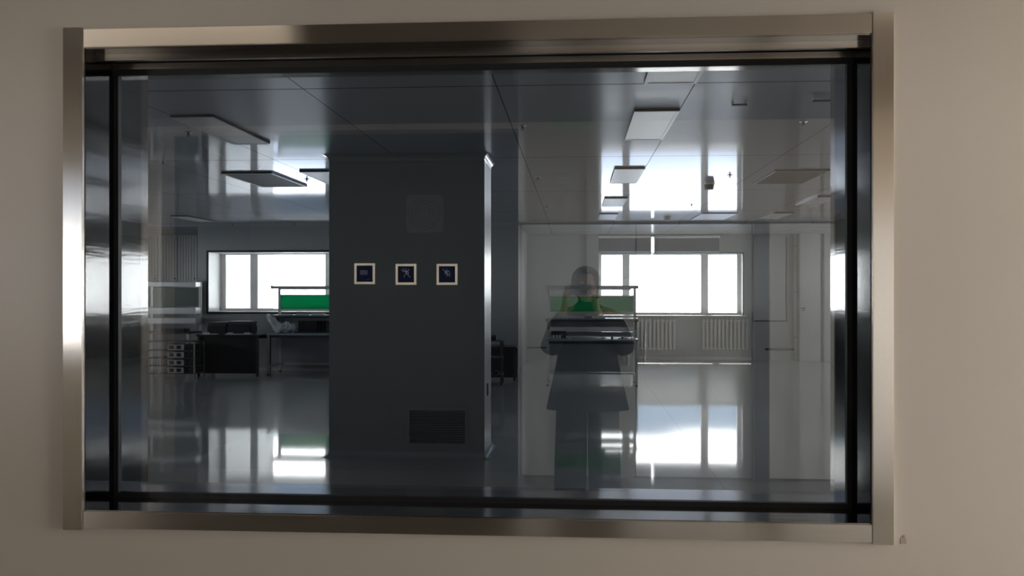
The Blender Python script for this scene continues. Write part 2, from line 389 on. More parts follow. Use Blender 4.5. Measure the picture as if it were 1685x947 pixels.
struct(cove(CEIL, -1).build('trim_5', M_cove)); struct(cove(0, 1).build('trim_6', M_cove))

# ------------------------------------------------------------------ corridor
struct(MB().box(CX0, CX1, COR_Y-0.2, YF, -0.1, 0).build('floor_corridor', mat('corridor_floor_vinyl', (0.24,0.22,0.19), 0.3, coat=0.4)))
struct(MB().box(CX0, CX1, COR_Y-0.2, YF, COR_C, COR_C+0.1).build('ceiling_corridor', mat('corridor_ceiling_paint', (0.20,0.18,0.16), 0.5)))
lz0, lz1, ly0, ly1 = 1.15, 2.5, -1.15, 0.1
mb = MB(); mb.box(CX0-0.2, CX0, COR_Y-0.2, ly0, -0.1, COR_C+0.1); mb.box(CX0-0.2, CX0, ly1, YF, -0.1, COR_C+0.1)
mb.box(CX0-0.2, CX0, ly0, ly1, -0.1, lz0); mb.box(CX0-0.2, CX0, ly0, ly1, lz1, COR_C+0.1)
struct(mb.build('wall_corridor_left', M_wall))
e = empty('window_6', (CX0-0.1, (ly0+ly1)/2, lz0)); struct(e)  # unseen window added so the left frame stile mirrors something bright
mb = MB(); t = 0.05
for a in ((ly0, ly1, lz0, lz0+t), (ly0, ly1, lz1-t, lz1), (ly0, ly0+t, lz0+t, lz1-t), (ly1-t, ly1, lz0+t, lz1-t)): mb.box(CX0-0.14, CX0-0.08, *a)
mb.build('window_frame', M_white, e)
MB().box(CX0-0.111, CX0-0.105, ly0+t, ly1-t, lz0+t, lz1-t).build('pane', M_pane, e)
d = bpy.data.lights.new('left_end_fill', 'AREA'); d.shape = 'RECTANGLE'; d.size = lz1-lz0; d.size_y = ly1-ly0; d.energy = CORRIDOR_LEFT_FILL; d.color = (1.0, 0.80, 0.60)  # added area lamp behind the left end window
o = bpy.data.objects.new('left_end_fill', d); C.objects.link(o); o.location = (CX0-0.22, (ly0+ly1)/2, (lz0+lz1)/2); o.rotation_euler = (0, -PI/2, 0)
struct(MB().box(-3.60, -3.57, COR_Y-0.001, COR_Y+0.02, 0, COR_C).build('trim_8', M_white))
DX0, DX1 = -3.55, -0.47               # dark unlit opening in the opposite wall
mb = MB(); wall_with_holes(mb, CX0, CX1, 0, COR_C, COR_Y-0.2, COR_Y, [(DX0, DX1, 0.0, 2.95), (DX1+0.001, 1.49, 0.0, 2.15), (1.62, 3.5, 0.0, 2.15)])
struct(mb.build('wall_opposite', M_wall))
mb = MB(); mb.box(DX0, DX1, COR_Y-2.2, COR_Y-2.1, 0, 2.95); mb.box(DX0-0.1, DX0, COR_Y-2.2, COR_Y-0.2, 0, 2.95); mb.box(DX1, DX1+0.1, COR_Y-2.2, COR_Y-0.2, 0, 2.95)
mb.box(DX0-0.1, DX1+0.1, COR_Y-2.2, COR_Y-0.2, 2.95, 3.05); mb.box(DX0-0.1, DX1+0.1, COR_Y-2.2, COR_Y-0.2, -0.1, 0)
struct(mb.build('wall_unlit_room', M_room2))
struct(MB().box(DX1+0.1, CX1, COR_Y-0.3, COR_Y-0.2, -0.1, COR_C+0.1).build('wall_opposite_backing', M_room2))  # unseen backing added to stop sky light leaking through the door gaps
def door(n, x0, x1):
    e = empty('door_%d' % n, ((x0+x1)/2, COR_Y, 0)); struct(e)
    xm = (x0+x1)/2
    for a, b, s in ((x0+0.01, xm-0.004, 1), (xm+0.004, x1-0.01, -1)):
        l = MB().box(a, b, COR_Y-0.09, COR_Y-0.04, 0.01, 2.14, 0.004).build('door_leaf', M_door, e)
        hx = (xm-0.07) if s == 1 else (xm+0.07)
        MB().cyl((hx, COR_Y-0.01, 0.95), (hx, COR_Y-0.01, 1.25), 0.012).cyl((hx, COR_Y-0.05, 0.97), (hx, COR_Y-0.01, 0.97), 0.008).cyl((hx, COR_Y-0.05, 1.23), (hx, COR_Y-0.01, 1.23), 0.008).build('door_handle', M_alu, l)
door(1, DX1+0.02, 1.49); door(2, 1.62, 3.5)
struct(MB().box(1.50, 1.61, COR_Y-0.05, COR_Y+0.03, 0, 2.15).build('trim_7', M_blackp))
# right end wall with an unseen window and lamp, added to light the corridor
wz0, wz1, wy0, wy1 = 0.25, 2.5, 0.5, 2.85
mb = MB(); mb.box(CX1, CX1+0.2, COR_Y-0.2, wy0, -0.1, COR_C+0.1); mb.box(CX1, CX1+0.2, wy1, YF, -0.1, COR_C+0.1)
mb.box(CX1, CX1+0.2, wy0, wy1, -0.1, wz0); mb.box(CX1, CX1+0.2, wy0, wy1, wz1, COR_C+0.1)
struct(mb.build('wall_corridor_right', M_wall))
e = empty('window_5', (CX1+0.1, (wy0+wy1)/2, wz0)); struct(e)
mb = MB(); t = 0.06
for a in ((wy0, wy1, wz0, wz0+t), (wy0, wy1, wz1-t, wz1), (wy0, wy0+t, wz0+t, wz1-t), (wy1-t, wy1, wz0+t, wz1-t), (1.64, 1.70, wz0+t, wz1-t)):
    mb.box(CX1+0.08, CX1+0.14, *a)
mb.build('window_frame', M_white, e)
MB().box(CX1+0.105, CX1+0.111, wy0+t, wy1-t, wz0+t, wz1-t).build('pane', M_pane, e)
d = bpy.data.lights.new('right_end_fill', 'AREA'); d.shape = 'RECTANGLE'; d.size = 2.25; d.size_y = 2.35; d.energy = CORRIDOR_RIGHT_FILL; d.color = (1.0, 0.86, 0.70)
o = bpy.data.objects.new('right_end_fill', d); C.objects.link(o); o.location = (CX1+0.25, 1.675, 1.375); o.rotation_euler = (0, PI/2, 0)
# two unseen ceiling lamps added to brighten the corridor, kept out of the reflections
for i, (lx, ly) in enumerate(((-1.9, 1.9), (2.0, 1.9))):
    e = empty('corridor_fill_lamp', (lx, ly, COR_C), 'unseen white ceiling lamp panel added to light the corridor at the %s' % ('dark opening' if i == 0 else 'white double door'), 'ceiling light')
    MB().box(lx-0.62, lx+0.62, ly-0.16, ly+0.16, COR_C-0.04, COR_C, 0.004).build('lamp_housing', M_ltrim, e)
    MB().box(lx-0.59, lx+0.59, ly-0.13, ly+0.13, COR_C-0.046, COR_C-0.041).build('lamp_diffuser', emit_mat('lit_diffuser', (1.0,0.85,0.68), CORRIDOR_FILL_LAMP), e)
# wall mounted fan in the unlit opening
fx, fy = -1.6, COR_Y-2.0
e = empty('exhaust_fan', (fx, fy, 2.0), 'square wall fan with a round grille, faintly mirrored in the glass over the column', 'fan')
MB().box(fx-0.2, fx+0.2, fy-0.1, fy, 2.2, 2.6, 0.02).build('fan_housing', mat('fan_grey', (0.5,0.5,0.5), 0.5), e)
mb = MB()
for r in (0.06, 0.10, 0.14, 0.17):
    for k in range(24):
        a, b = k*PI/12, (k+1)*PI/12
        mb.cyl((fx+r*math.cos(a), fy+0.012, 2.4+r*math.sin(a)), (fx+r*math.cos(b), fy+0.012, 2.4+r*math.sin(b)), 0.004, seg=6)
mb.build('fan_grille', M_dark, e)

# ------------------------------------------------------------------ viewing window
win = empty('window_1', ((OX0+OX1)/2, YF, OZ0)); struct(win)
tag(win, 'wide interior viewing window with a brushed stainless steel frame')
fy0, fy1 = YF-0.018, YF
MB().box(-1.731, OX0, fy0, fy1, 0.78, 2.483, 0.002).build('frame_stile', M_steel_v, win)
MB().box(OX1, 1.018, fy0, fy1, 0.78, 2.483, 0.002).build('frame_stile', M_steel_v, win)
MB().box(OX0+0.001, OX1-0.001, fy0+0.003, fy1, OZ1, 2.477, 0.002).build('frame_rail', M_steel_h, win)
MB().box(OX0+0.001, OX1-0.001, fy0+0.003, fy1, 0.786, OZ0, 0.002).build('frame_rail', M_steel_h, win)
tt = 0.003
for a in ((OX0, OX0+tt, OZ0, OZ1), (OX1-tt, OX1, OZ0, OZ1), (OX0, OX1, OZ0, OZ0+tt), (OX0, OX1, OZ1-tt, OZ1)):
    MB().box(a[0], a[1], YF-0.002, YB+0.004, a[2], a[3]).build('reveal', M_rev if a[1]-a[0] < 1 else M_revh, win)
mb = lining('g', OX0+tt, OX1-tt, OZ0+tt, OZ1-tt, YG-0.012, YG+0.012, 0.017, None); mb.build('glazing_gasket', M_black, win)
MB().box(OX0+tt, OX1-tt, YF+0.063, YF+0.085, CAM_H+0.789, OZ1-tt, 0.001).build('glazing_bead', M_steel_h, win)
MB().box(OX0+tt, OX1-tt, YF+0.165, YF+0.18, CAM_H+0.783, CAM_H+0.8036, 0.001).build('glazing_bead', M_steel_h, win)
MB().box(OX0+tt, OX1-tt, YF+0.180, YF+0.188, CAM_H+0.764, OZ1-tt).build('head_gasket', M_black, win)
MB().box(OX0+0.01, OX1-0.01, YG-0.004, YG+0.004, OZ0+0.01, OZ1-0.01).build('glass_pane', M_glass, win)
# smudge and small chip on the wall by the lower right corner
mb = MB(); mb.box(X(1482, YF), X(1491, YF), YF-0.0016, YF-0.0002, H(893, 1486, YF), H(883, 1486, YF)); mb.box(X(1486, YF), X(1489, YF), YF-0.0016, YF-0.0002, H(883, 1486, YF), H(879, 1486, YF))
tag(mb.build('adhesive_residue', M_stain), 'small pinkish scrap of tape on the wall beside the lower right corner of the frame', 'tape')

# ------------------------------------------------------------------ lamps and diffusers on the room ceiling
def lamp(name, x0, x1, y0, y1, label, cat, group=None, face=M_diff, th=0.015):
    x0, x1, y0, y1 = float(x0), float(x1), float(y0), float(y1)
    e = empty(name, ((x0+x1)/2, (y0+y1)/2, CEIL-th), label, cat, group)
    z1 = CEIL
    mb = MB(); mb.box(x0, x1, y0, y1, z1-th, z1, 0.002); mb.build('lamp_housing', M_lside, e)
    mb = lining('t', 0, 0, 0, 0, 0, 0, 0, None); mb.bm.free(); mb = MB(); b = 0.022
    zz0, zz1 = z1-th-0.005, z1-th
    mb.box(x0, x1, y0, y0+b, zz0, zz1); mb.box(x0, x1, y1-b, y1, zz0, zz1); mb.box(x0, x0+b, y0+b, y1-b, zz0, zz1); mb.box(x1-b, x1, y0+b, y1-b, zz0, zz1)
    mb.build('lamp_trim', M_ltrim, e)
    MB().box(x0+b, x1-b, y0+b, y1-b, z1-th-0.003, z1-th).build('lamp_diffuser', face, e)
    return e
rows = [(4.2, 5.6, 'nearest the glass'), (6.47, 7.72, 'second from the glass'), (9.6, 10.9, 'third from the glass'), (12.75, 14.0, 'fourth from the glass'), (15.45, 16.7, 'furthest from the glass')]
for y0, y1, s in rows:
    lamp('ceiling_lamp', 0.425, 0.742, y0, y1, 'unlit ceiling panel lamp in the middle row, '+s, 'ceiling light', 'panel lamps of the middle row')
for y0, y1, s in (rows[1], rows[2], rows[4]):
    lamp('ceiling_lamp', -2.94, -2.62, y0, y1, 'unlit ceiling panel lamp left of the column, '+s.replace('second', 'first').replace('third', 'next').replace('furthest', 'furthest'), 'ceiling light', 'panel lamps left of the column')
lamp('ceiling_lamp', -7.03, -6.72, 15.45, 16.7, 'unlit ceiling panel lamp at the far left above the grid rack', 'ceiling light')
for (y0, y1, s) in (rows[3], rows[4]):
    lamp('ceiling_lamp', 3.33, 3.65, y0, y1, 'unlit ceiling panel lamp in the right hand row, '+('nearer of two' if y0 < 13 else 'further of two'), 'ceiling light', 'panel lamps of the right row')
M_vent = mat('diffuser_grille_dark', (0.09,0.09,0.10), 0.5)
lamp('air_diffuser', -3.84, -3.27, 9.7, 11.0, 'dark rectangular ceiling air panel with a bright rim on the left', 'air vent', None, M_vent)
lamp('air_diffuser', 2.14, 2.73, 9.9, 11.1, 'dark rectangular ceiling air panel on the right', 'air vent', None, M_vent, 0.012)
lamp('air_diffuser', 2.14, 2.73, 15.5, 16.9, 'pale flush ceiling air panel close to the right hand windows', 'air vent', None, M_diff, 0.012)

def cz(py): return (CEIL-CAM_H)*FPX/(472.5-py)   # distance of a ceiling point at that height in the picture
def sprinkler(px, py, label):
    Y = cz(py); x = X(px, Y)
    e = empty('sprinkler', (x, Y, CEIL), label, 'sprinkler', 'ceiling sprinklers')
    MB().cyl((x, Y, CEIL-0.004), (x, Y, CEIL), 0.03).build('escutcheon', M_alu, e, True)
    mb = MB().cyl((x, Y, CEIL-0.022), (x, Y, CEIL-0.004), 0.008)
    mb.cyl((x-0.010, Y, CEIL-0.014), (x-0.006, Y, CEIL-0.03), 0.002, seg=6).cyl((x+0.010, Y, CEIL-0.014), (x+0.006, Y, CEIL-0.03), 0.002, seg=6)
    mb.build('sprinkler_body', M_dark, e); MB().cyl((x, Y, CEIL-0.033), (x, Y, CEIL-0.030), 0.016).build('deflector', M_dark, e)
for px, py, l in ((860, 205, 'dark pendant sprinkler right of the column head'), (310, 209, 'dark pendant sprinkler beside the large left ceiling lamp'),
                  (885, 290, 'small pendant sprinkler beyond the one at the column head'), (1322, 204, 'pendant sprinkler in the dark upper right of the glass'),
                  (505, 290, 'pendant sprinkler against the bright ceiling left of the column'), (1201, 289, 'pendant sprinkler against the bright ceiling right of the smoke detector'),
                  (900, 337, 'tiny distant sprinkler over the bare back wall'), (1138, 337, 'tiny distant sprinkler left of the smoke detector'), (268, 257, 'small sprinkler at the far left of the ceiling')):
    sprinkler(px, py, l)
def detector(px, py, r, label, m=M_dark, h=0.05, mode=0):
    Y = cz(py); x = X(px, Y)
    e = empty('smoke_detector', (x, Y, CEIL), label, 'smoke detector')
    MB().cyl((x, Y, CEIL-0.02), (x, Y, CEIL), r*1.1, seg=24).build('detector_base', M_alu if mode == 0 else M_white, e)
    MB().cyl((x, Y, CEIL-0.02-h), (x, Y, CEIL-0.02), r*0.8, r, seg=24).build('detector_head', m, e)
detector(1167, 302, 0.062, 'round dark smoke detector hanging from the ceiling before the right windows', M_dark, 0.06)
detector(1098, 356, 0.06, 'small white smoke detector far down the ceiling above the right windows', M_white, 0.05, 1)
# exit style bracket lamps near the top right
for px, py, wd, l in ((1217, 170, 0.05, 'thin flat metal bracket on the ceiling above the right windows'), (1357, 165, 0.08, 'thin flat metal bracket on the ceiling at the upper right edge of the glass')):
    Y = cz(py); x = X(px, Y)
    e = empty('ceiling_bracket', (x, Y, CEIL), l, 'bracket')
    MB().box(x-wd, x+wd, Y-0.02, Y+0.02, CEIL-0.03, CEIL-0.02, 0.003).build('bracket_plate', M_dark, e)
    for sa in (x-wd, x+wd-0.008): MB().box(sa, sa+0.008, Y-0.02, Y+0.02, CEIL-0.02, CEIL).build('bracket_arm', M_alu, e)

# ------------------------------------------------------------------ on the column
def sign(px, py, label, kind):
    Y = YG-0.0042; x = X(px, Y); z = H(py, px, Y); s = 0.037; q = 0.37
    e = empty('sticker', (x, Y, z-s), label, 'sticker', 'square stickers on the glass')
    mb = MB(); t = 0.008
    for a in ((x-s, x+s, z-s, z-s+t), (x-s, x+s, z+s-t, z+s), (x-s, x-s+t, z-s+t, z+s-t), (x+s-t, x+s, z-s+t, z+s-t)): mb.box(a[0], a[1], Y-0.0008, Y, a[2], a[3])
    mb.build('sticker_border', mat('sticker_cream', (0.95,0.88,0.74), 0.5), e)
    f = MB().box(x-s+t, x+s-t, Y-0.0004, Y, z-s+t, z+s-t).build('sticker_face', M_navy, e)
    mb = MB(); yy = Y-0.0006
    def ln(a, b, r=0.0022): mb.cyl((x+a[0]*q, yy, z+a[1]*q), (x+b[0]*q, yy, z+b[1]*q), r*q, seg=6)
    if kind == 0:
        mb.box(x-0.045*q, x+0.03*q, yy-0.0001, yy+0.0001, z-0.01*q, z+0.035*q); ln((0.02, -0.06), (0.06, -0.045)); ln((0.01, -0.064), (0.035, -0.055))
        mb.build('sticker_marks', mat('sign_marks_dim', (0.06,0.06,0.12), 0.5), e)
    elif kind == 1:
        for a, b in (((-0.03,0.055),(0.04,-0.03)), ((0.03,0.05),(-0.02,-0.02)), ((-0.045,0.045),(-0.02,0.02)), ((-0.02,-0.02),(-0.015,-0.03)), ((0.0,0.06),(0.005,0.0)), ((0.02,0.03),(0.025,0.0)), ((-0.02,0.03),(0.02,0.03))): ln(a, b, 0.0018)
        mb.build('sticker_marks', M_mark, e)
    else:
        for a, b in (((-0.04,0.05),(0.03,-0.02)), ((0.0,0.05),(-0.02,0.0)), ((0.02,0.03),(0.03,0.0)), ((-0.02,0.02),(0.02,0.035)), ((0.0,0.02),(0.0,-0.02))): ln(a, b, 0.0018)
        mb.build('sticker_marks', M_mark, e)
sign(600, 449, 'square cream bordered sticker on the glass with a plain dark blue face, leftmost of three', 0)
sign(668, 450, 'square cream bordered sticker on the glass with a dense pale figure, middle of three', 1)
sign(735.5, 450, 'square sticker on the glass with a sparse pale figure, rightmost of three', 2)
# air grille low on the column
Y = KY0; gx0, gx1, gz0, gz1 = X(671, Y), X(768.5, Y), H(731, 720, Y), H(670, 720, Y)
e = empty('return_air_grille', ((gx0+gx1)/2, Y, gz0), 'dark louvred air grille low on the front of the column', 'air vent')
mb = MB(); t = 0.018
for a in ((gx0, gx1, gz0, gz0+t), (gx0, gx1, gz1-t, gz1), (gx0, gx0+t, gz0+t, gz1-t), (gx1-t, gx1, gz0+t, gz1-t)): mb.box(a[0], a[1], Y-0.02, Y-0.0005, a[2], a[3], 0.002)
mb.build('grille_frame', mat('grille_grey', (0.45,0.45,0.46), 0.4), e)
mb = MB(); n = 15
for i in range(n):
    z = gz0+t+(gz1-gz0-2*t)*(i+0.5)/n
    mb.box(gx0+t, gx1-t, Y-0.018, Y-0.004, z-0.0016, z+0.0016, rot=Matrix.Rotation(math.radians(-38), 3, 'X'))
mb.build('louvres', mat('louvre_grey', (0.42,0.42,0.43), 0.4), e)
MB().box(gx0+t, gx1-t, Y-0.003, Y-0.0005, gz0+t, gz1-t).build('grille_back', M_fan, e)
# small latch and socket on the bright side of the column
mb = MB(); mb.box(KX1+0.0005, KX1+0.012, 8.75, 8.82, 0.62-0.06, 0.62+0.06, 0.004)
tag(mb.build('switch_plate', M_dark), 'narrow dark switch plate low on the bright right side of the column', 'switch')

# ------------------------------------------------------------------ workbench with overhead lamp and green board
def workbench(x0, x1, yf, yr, px0, px1, label, group=None, fr=True):
    """table x0..x1 between yf and yr, with an upper frame px0..px1 at the rear"""
    e = empty('workbench', ((x0+x1)/2, (yf+yr)/2, 0), label, 'workbench', group)
    MB().box(x0, x1, yf, yr, 0.735, 0.765, 0.004).build('worktop', M_esd, e)
    MB().box(x0+0.04, x1-0.04, yf+0.03, yf+0.05, 0.685, 0.735).build('apron', M_dark, e)
    for lx in (x0+0.01, x1-0.05):
        for ly in (yf+0.01, yr-0.05):
            l = MB().box(lx, lx+0.04, ly, ly+0.04, 0.02, 0.735, 0.003).build('leg', M_post, e)
            MB().cyl((lx+0.02, ly+0.02, 0), (lx+0.02, ly+0.02, 0.02), 0.022).build('foot', M_black, l)
    MB().box(x0+0.05, x1-0.05, yr-0.06, yr-0.045, 0.18, 0.735).build('back_panel', M_bench, e)
    MB().box(x0+0.05, x1-0.05, yr-0.08, yr-0.04, 0.14, 0.175, 0.003).build('stretcher', M_post, e)
    for sa in (x0+0.03, x1-0.05): MB().box(sa, sa+0.02, yf+0.04, yr-0.05, 0.14, 0.175).build('side_rail', M_post, e)
    yb = yr-0.03
    for lx in (px0, px1-0.045): MB().box(lx, lx+0.045, yb-0.05, yb, 0.765, 1.59, 0.003).build('post', M_post, e)
    # overhead hood with lamp
    h = MB(); h.prism([(yb-0.42, 1.64), (yb, 1.64), (yb, 1.585), (yb-0.39, 1.585)], 0, px0-0.02, px1+0.02)
    h.build('hood', M_post, e)
    MB().box(px0+0.1, px1-0.1, yb-0.3, yb-0.24, 1.57, 1.592, 0.004).build('lamp_tube', M_ltrim, e)
    MB().box(px0+0.045, px1-0.045, yb-0.045, yb-0.01, 1.455, 1.475).build('upper_rail', M_post, e)
    MB().box(px0+0.046, px1-0.046, yb-0.035, yb-0.02, 1.20, 1.455).build('green_board', M_green, e)
    MB().box(px0+0.046, px1-0.046, yb-0.05, yb-0.01, 1.165, 1.20, 0.003).build('board_ledge', M_cream, e)
    MB().box(px0-0.02, px1+0.02, yb-0.34, yb-0.0, 1.075, 1.095, 0.003).build('shelf', M_esd, e)
    MB().box(px0-0.02, px1+0.02, yb-0.345, yb-0.33, 1.04, 1.075).build('shelf_edge', M_dark, e)
    MB().box(px0+0.046, px1-0.046, yb-0.035, yb-0.02, 0.94, 1.04).build('backboard', M_bench, e)
    MB().box(px0+0.046, px1-0.046, yb-0.05, yb-0.015, 0.79, 0.86).build('socket_rail', M_bench, e)
    for lx in (px0, px1-0.02):
        MB().prism([(yb-0.33, 1.04), (yb-0.05, 1.04), (yb-0.05, 0.9)], 0, lx, lx+0.012).build('shelf_bracket', M_dark, e)
    return e
BX0, BX1, BY0, BY1 = -0.46, 1.045, 14.9, 15.55
workbench(BX0, BX1, BY0, BY1, X(901, 15.5), X(1046.5, 15.5), 'grey workbench with lit hood and green board standing alone in front of the right windows')
LX0 = X(438, 16.4)
workbench(LX0, LX0+1.8, 16.4, 17.15, X(457, 17.05), X(457, 17.05)+1.5, 'workbench with green board in front of the left window, half hidden by the column')

def box_item(name, x0, x1, y0, y1, z0, z1, m, label, cat, group=None, lid=None, bev=0.006):
    e = empty(name, ((x0+x1)/2, (y0+y1)/2, z0), label, cat, group)
    hh = z1-z0
    MB().box(x0, x1, y0, y1, z0, z0+hh*0.72, bev).build('box_body', m, e)
    MB().box(x0-0.004, x1+0.004, y0-0.004, y1+0.004, z0+hh*0.73, z1, bev).build('box_lid', lid or m, e)
    return e
# items on the right bench
T = 0.765; SH = 1.095; bx = lambda px, Y=15.1: X(px, Y)
box_item('instrument_case', bx(908, 15.3), bx(931, 15.3), 15.2, 15.42, T, T+0.115, M_blackp, 'black instrument case on the left end of the right hand workbench', 'case')
def cup(px, Y, z, h, r, m, label, cat, group=None):
    x = X(px, Y); e = empty('small_jar', (x, Y, z), label, cat, group)
    MB().cyl((x, Y, z), (x, Y, z+h*0.8), r, r*1.05).build('jar_body', m, e, False); MB().cyl((x, Y, z+h*0.81), (x, Y, z+h), r*0.8).build('jar_lid', M_dark, e)
for i, px in enumerate((911, 916.5, 921)): cup(px, 15.02, T, 0.075, 0.02, M_paper, 'little pale jar before the black case, %s' % ('left one', 'middle one', 'right one')[i], 'jar', 'pale jars on the right bench')
cup(937, 15.0, T, 0.045, 0.022, M_cream, 'short cream coloured pot just right of the black case', 'jar')
box_item('carton', bx(961.5, 15.3), bx(974, 15.3), 15.2, 15.32, SH, SH+0.055, M_pink, 'small pinkish carton on the upper shelf of the right hand workbench', 'carton', None, M_paper)
for k, (a, b, z) in enumerate(((924, 960, SH), (976, 996, SH), (988, 997, T))):
    tag(MB().box(bx(a, 15.25), bx(b, 15.25), 15.1+0.05*(z > 1), 15.3, z+0.0005, z+0.012, 0.002).build('paper_pad', M_paper),
        ('wide white paper pad left of the pink carton', 'narrow white paper pad right of the pink carton', 'small white note pad on the worktop of the right bench')[k], 'paper')
for k, px in enumerate((1007, 1019, 1024, 1030, 1040)):
    x = bx(px, 15.05); h = (0.035, 0.018, 0.03, 0.02, 0.02)[k]
    e = empty('hand_tool', (x, 15.05, T), ('dark squat tool on the worktop, first from the note pad', 'thin dark tool lying next to the squat one', 'dark upright clip beside the thin tool', 'dark short tool right of the upright clip', 'dark tool by the right end of the worktop')[k], 'tool', 'tools on the right bench')
    MB().box(x-0.02, x+0.02, 15.03, 15.07, T, T+h, 0.006).build('tool_body', M_blackp, e); MB().cyl((x+0.02, 15.05, T+h*0.5), (x+0.05, 15.06, T+h*0.5), 0.004).build('tool_tip', M_alu, e)
# items on the left bench
def bag(px, Y, z):
    x = X(px, Y); mb = MB(); t = bmesh.new(); bmesh.ops.create_icosphere(t, subdivisions=4, radius=1)
    for v in t.verts:
        p = v.co.copy(); u = (p.x+1)/2
        hgt = 0.10+0.03*math.sin(9*p.x+4*p.y)
        v.co = Vector((p.x*0.23+0.03*p.z, p.y*0.14, max(-0.09, p.z*hgt)+0.09))
        if p.x < -0.45: v.co += Vector((-0.10*(u*-1+0.28)*3, 0, 0.75*(0.28-u)*1.2))*1.0
        v.co += Vector((0.012*math.sin(30*p.y+12*p.z), 0, 0.010*math.sin(25*p.x)))
        v.co.z = max(0.0, v.co.z)
    mb.add(t); o = mb.build('plastic_bag', M_bag, None, True, loc=(x, Y, z)); return tag(o, 'crumpled pale plastic bag lying on the workbench left of the column', 'bag')
bag(466, 16.6, T)
e = empty('tool_tray', (X(515, 16.7), 16.7, T), 'dark tray with upright ribs on the workbench left of the column', 'tray')
x0, x1 = X(487, 16.7), X(541, 16.7)
MB().box(x0, x1, 16.62, 16.85, T, T+0.02).box(x0, x1, 16.84, 16.86, T, T+0.22).build('tray_base', M_dark, e)
mb = MB()
for i in range(4): mb.box(x1-0.04-0.06*i, x1-0.03-0.06*i, 16.64, 16.84, T+0.02, T+0.22)
mb.build('tray_rib', M_blackp, e)
for k in range(3):
    tag(MB().box(X(462+k*26, 16.9), X(482+k*26, 16.9), 16.8, 16.95, SH+0.0005, SH+0.015+0.006*k, 0.003).build('paper_pad', M_paper), 'pale paper pad on the shelf under the left green board, %s' % ('nearest the shelf end', 'between the other two', 'nearest the column')[k], 'paper', 'pads on the left bench shelf')

# black table with cases
def table(x0, x1, y0, y1, h, label, m=M_blackp, front=True):
    e = empty('table', ((x0+x1)/2, (y0+y1)/2, 0), label, 'table')
    MB().box(x0, x1, y0, y1, h-0.03, h, 0.004).build('tabletop', m, e)
    for lx in (x0+0.02, x1-0.06):
        for ly in (y0+0.02, y1-0.06): MB().box(lx, lx+0.04, ly, ly+0.04, 0, h-0.03, 0.003).build('leg', M_dark, e)
    if front: MB().box(x0+0.06, x1-0.06, y0+0.06, y0+0.075, 0.05, h-0.03).build('front_panel', M_blackp, e)
    MB().box(x0+0.06, x1-0.06, y1-0.05, y1-0.03, h-0.1, h-0.03).build('rear_rail', M_dark, e)
    return e
TA0, TA1 = X(322, 16.1), LX0-0.03
table(TA0, TA1, 16.1, 16.85, 0.755, 'black table with dark cases on it below the left window')
zt = 0.755
box_item('equipment_case', X(344, 16.5), X(376, 16.5), 16.4, 16.75, zt, zt+0.21, M_blackp, 'dark equipment case on the black table, left of two', 'case', None, M_dark, 0.02)
box_item('equipment_case', X(377, 16.5), X(416, 16.5), 16.4, 16.75, zt, zt+0.23, M_blackp, 'dark equipment case on the black table, right of two', 'case', None, M_dark, 0.02)
for k, (a, b) in enumerate(((333, 357), (372, 398), (400, 413))):
    x0, x1 = X(a, 16.2), X(b, 16.2); e = empty('paper_stack', ((x0+x1)/2, 16.2, zt), 'white papers at the front edge of the black table, %s' % ('below the left case', 'between the cases', 'below the right case')[k], 'paper')
    MB().box(x0, x1, 16.14, 16.3, zt, zt+0.012).build('sheet', M_paper, e)
    MB().box(x0+0.02, x0+0.12, 16.16, 16.26, zt+0.012, zt+0.035, rot=Matrix.Rotation(0.3, 3, 'Z')).build('folded_sheet', M_paper, e)
# small bench end behind the column with stacked shelves
sx0, sx1 = X(780, 14.9), X(826, 14.9)
e = empty('shelf_trolley', ((sx0+sx1)/2, 15.1, 0), 'dark shelf trolley partly hidden behind the right edge of the column', 'trolley')
for z in (H(615, 815, 14.9), H(587, 815, 14.9), H(559, 815, 14.9)):
    MB().box(sx0, sx1, 14.9, 15.3, z-0.015, z, 0.003).build('shelf', M_teal, e)
for lx in (sx0, sx1-0.03):
    for ly in (14.9, 15.27): MB().box(lx, lx+0.03, ly, ly+0.03, 0.03, H(559, 815, 14.9)-0.015).build('post', M_dark, e)
for lx in (sx0+0.015, sx1-0.015):
    for ly in (14.93, 15.27): MB().ball((lx, ly, 0.028), 0.028, (0.6,1,1), 12).build('caster', M_black, e)
z = H(559, 815, 14.9); box_item('crate', X(803, 15), X(817, 15), 14.95, 15.2, z, z+0.085, M_blackp, 'small black crate on top of the shelf trolley', 'crate', None, M_teal)
z = H(615, 815, 14.9); box_item('crate', X(812, 15), X(820, 15), 14.95, 15.1, z, z+0.05, M_blackp, 'little black box on the lowest shelf of the trolley', 'crate')
table(X(770, 15.7), X(850, 15.7), 15.7, 16.3, H(569.5, 830, 15.7), 'dark table behind the shelf trolley with its right end showing', M_blackp)

# radiators under the right windows
def radiator(px0, px1, label):
    Y = YW-0.14; x0, x1 = X(px0, Y), X(px1, Y); z0, z1 = H(575, (px0+px1)/2, Y), H(523.5, (px0+px1)/2, Y)
    e = empty('radiator', ((x0+x1)/2, Y, z0), label, 'radiator', 'radiators under the right windows')
    n = max(4, round((x1-x0)/0.085)); st = (x1-x0)/n
    for i in range(n):
        a = x0+i*st+0.02; b = x0+(i+1)*st-0.02
        MB().box(a, b, Y-0.04, Y+0.05, z0, z1, 0.012).build('section', M_rad, e)
    MB().box(x0+0.012, x1-0.012, Y-0.015, Y+0.02, z0+0.03, z0+0.06).box(x0+0.012, x1-0.012, Y-0.015, Y+0.02, z1-0.06, z1-0.03).build('header_pipe', M_rad, e)
    MB().box(x0+0.1, x0+0.14, Y+0.02, YW-0.001, z1-0.14, z1-0.1).box(x1-0.14, x1-0.1, Y+0.02, YW-0.001, z1-0.14, z1-0.1).build('wall_bracket', M_white, e)
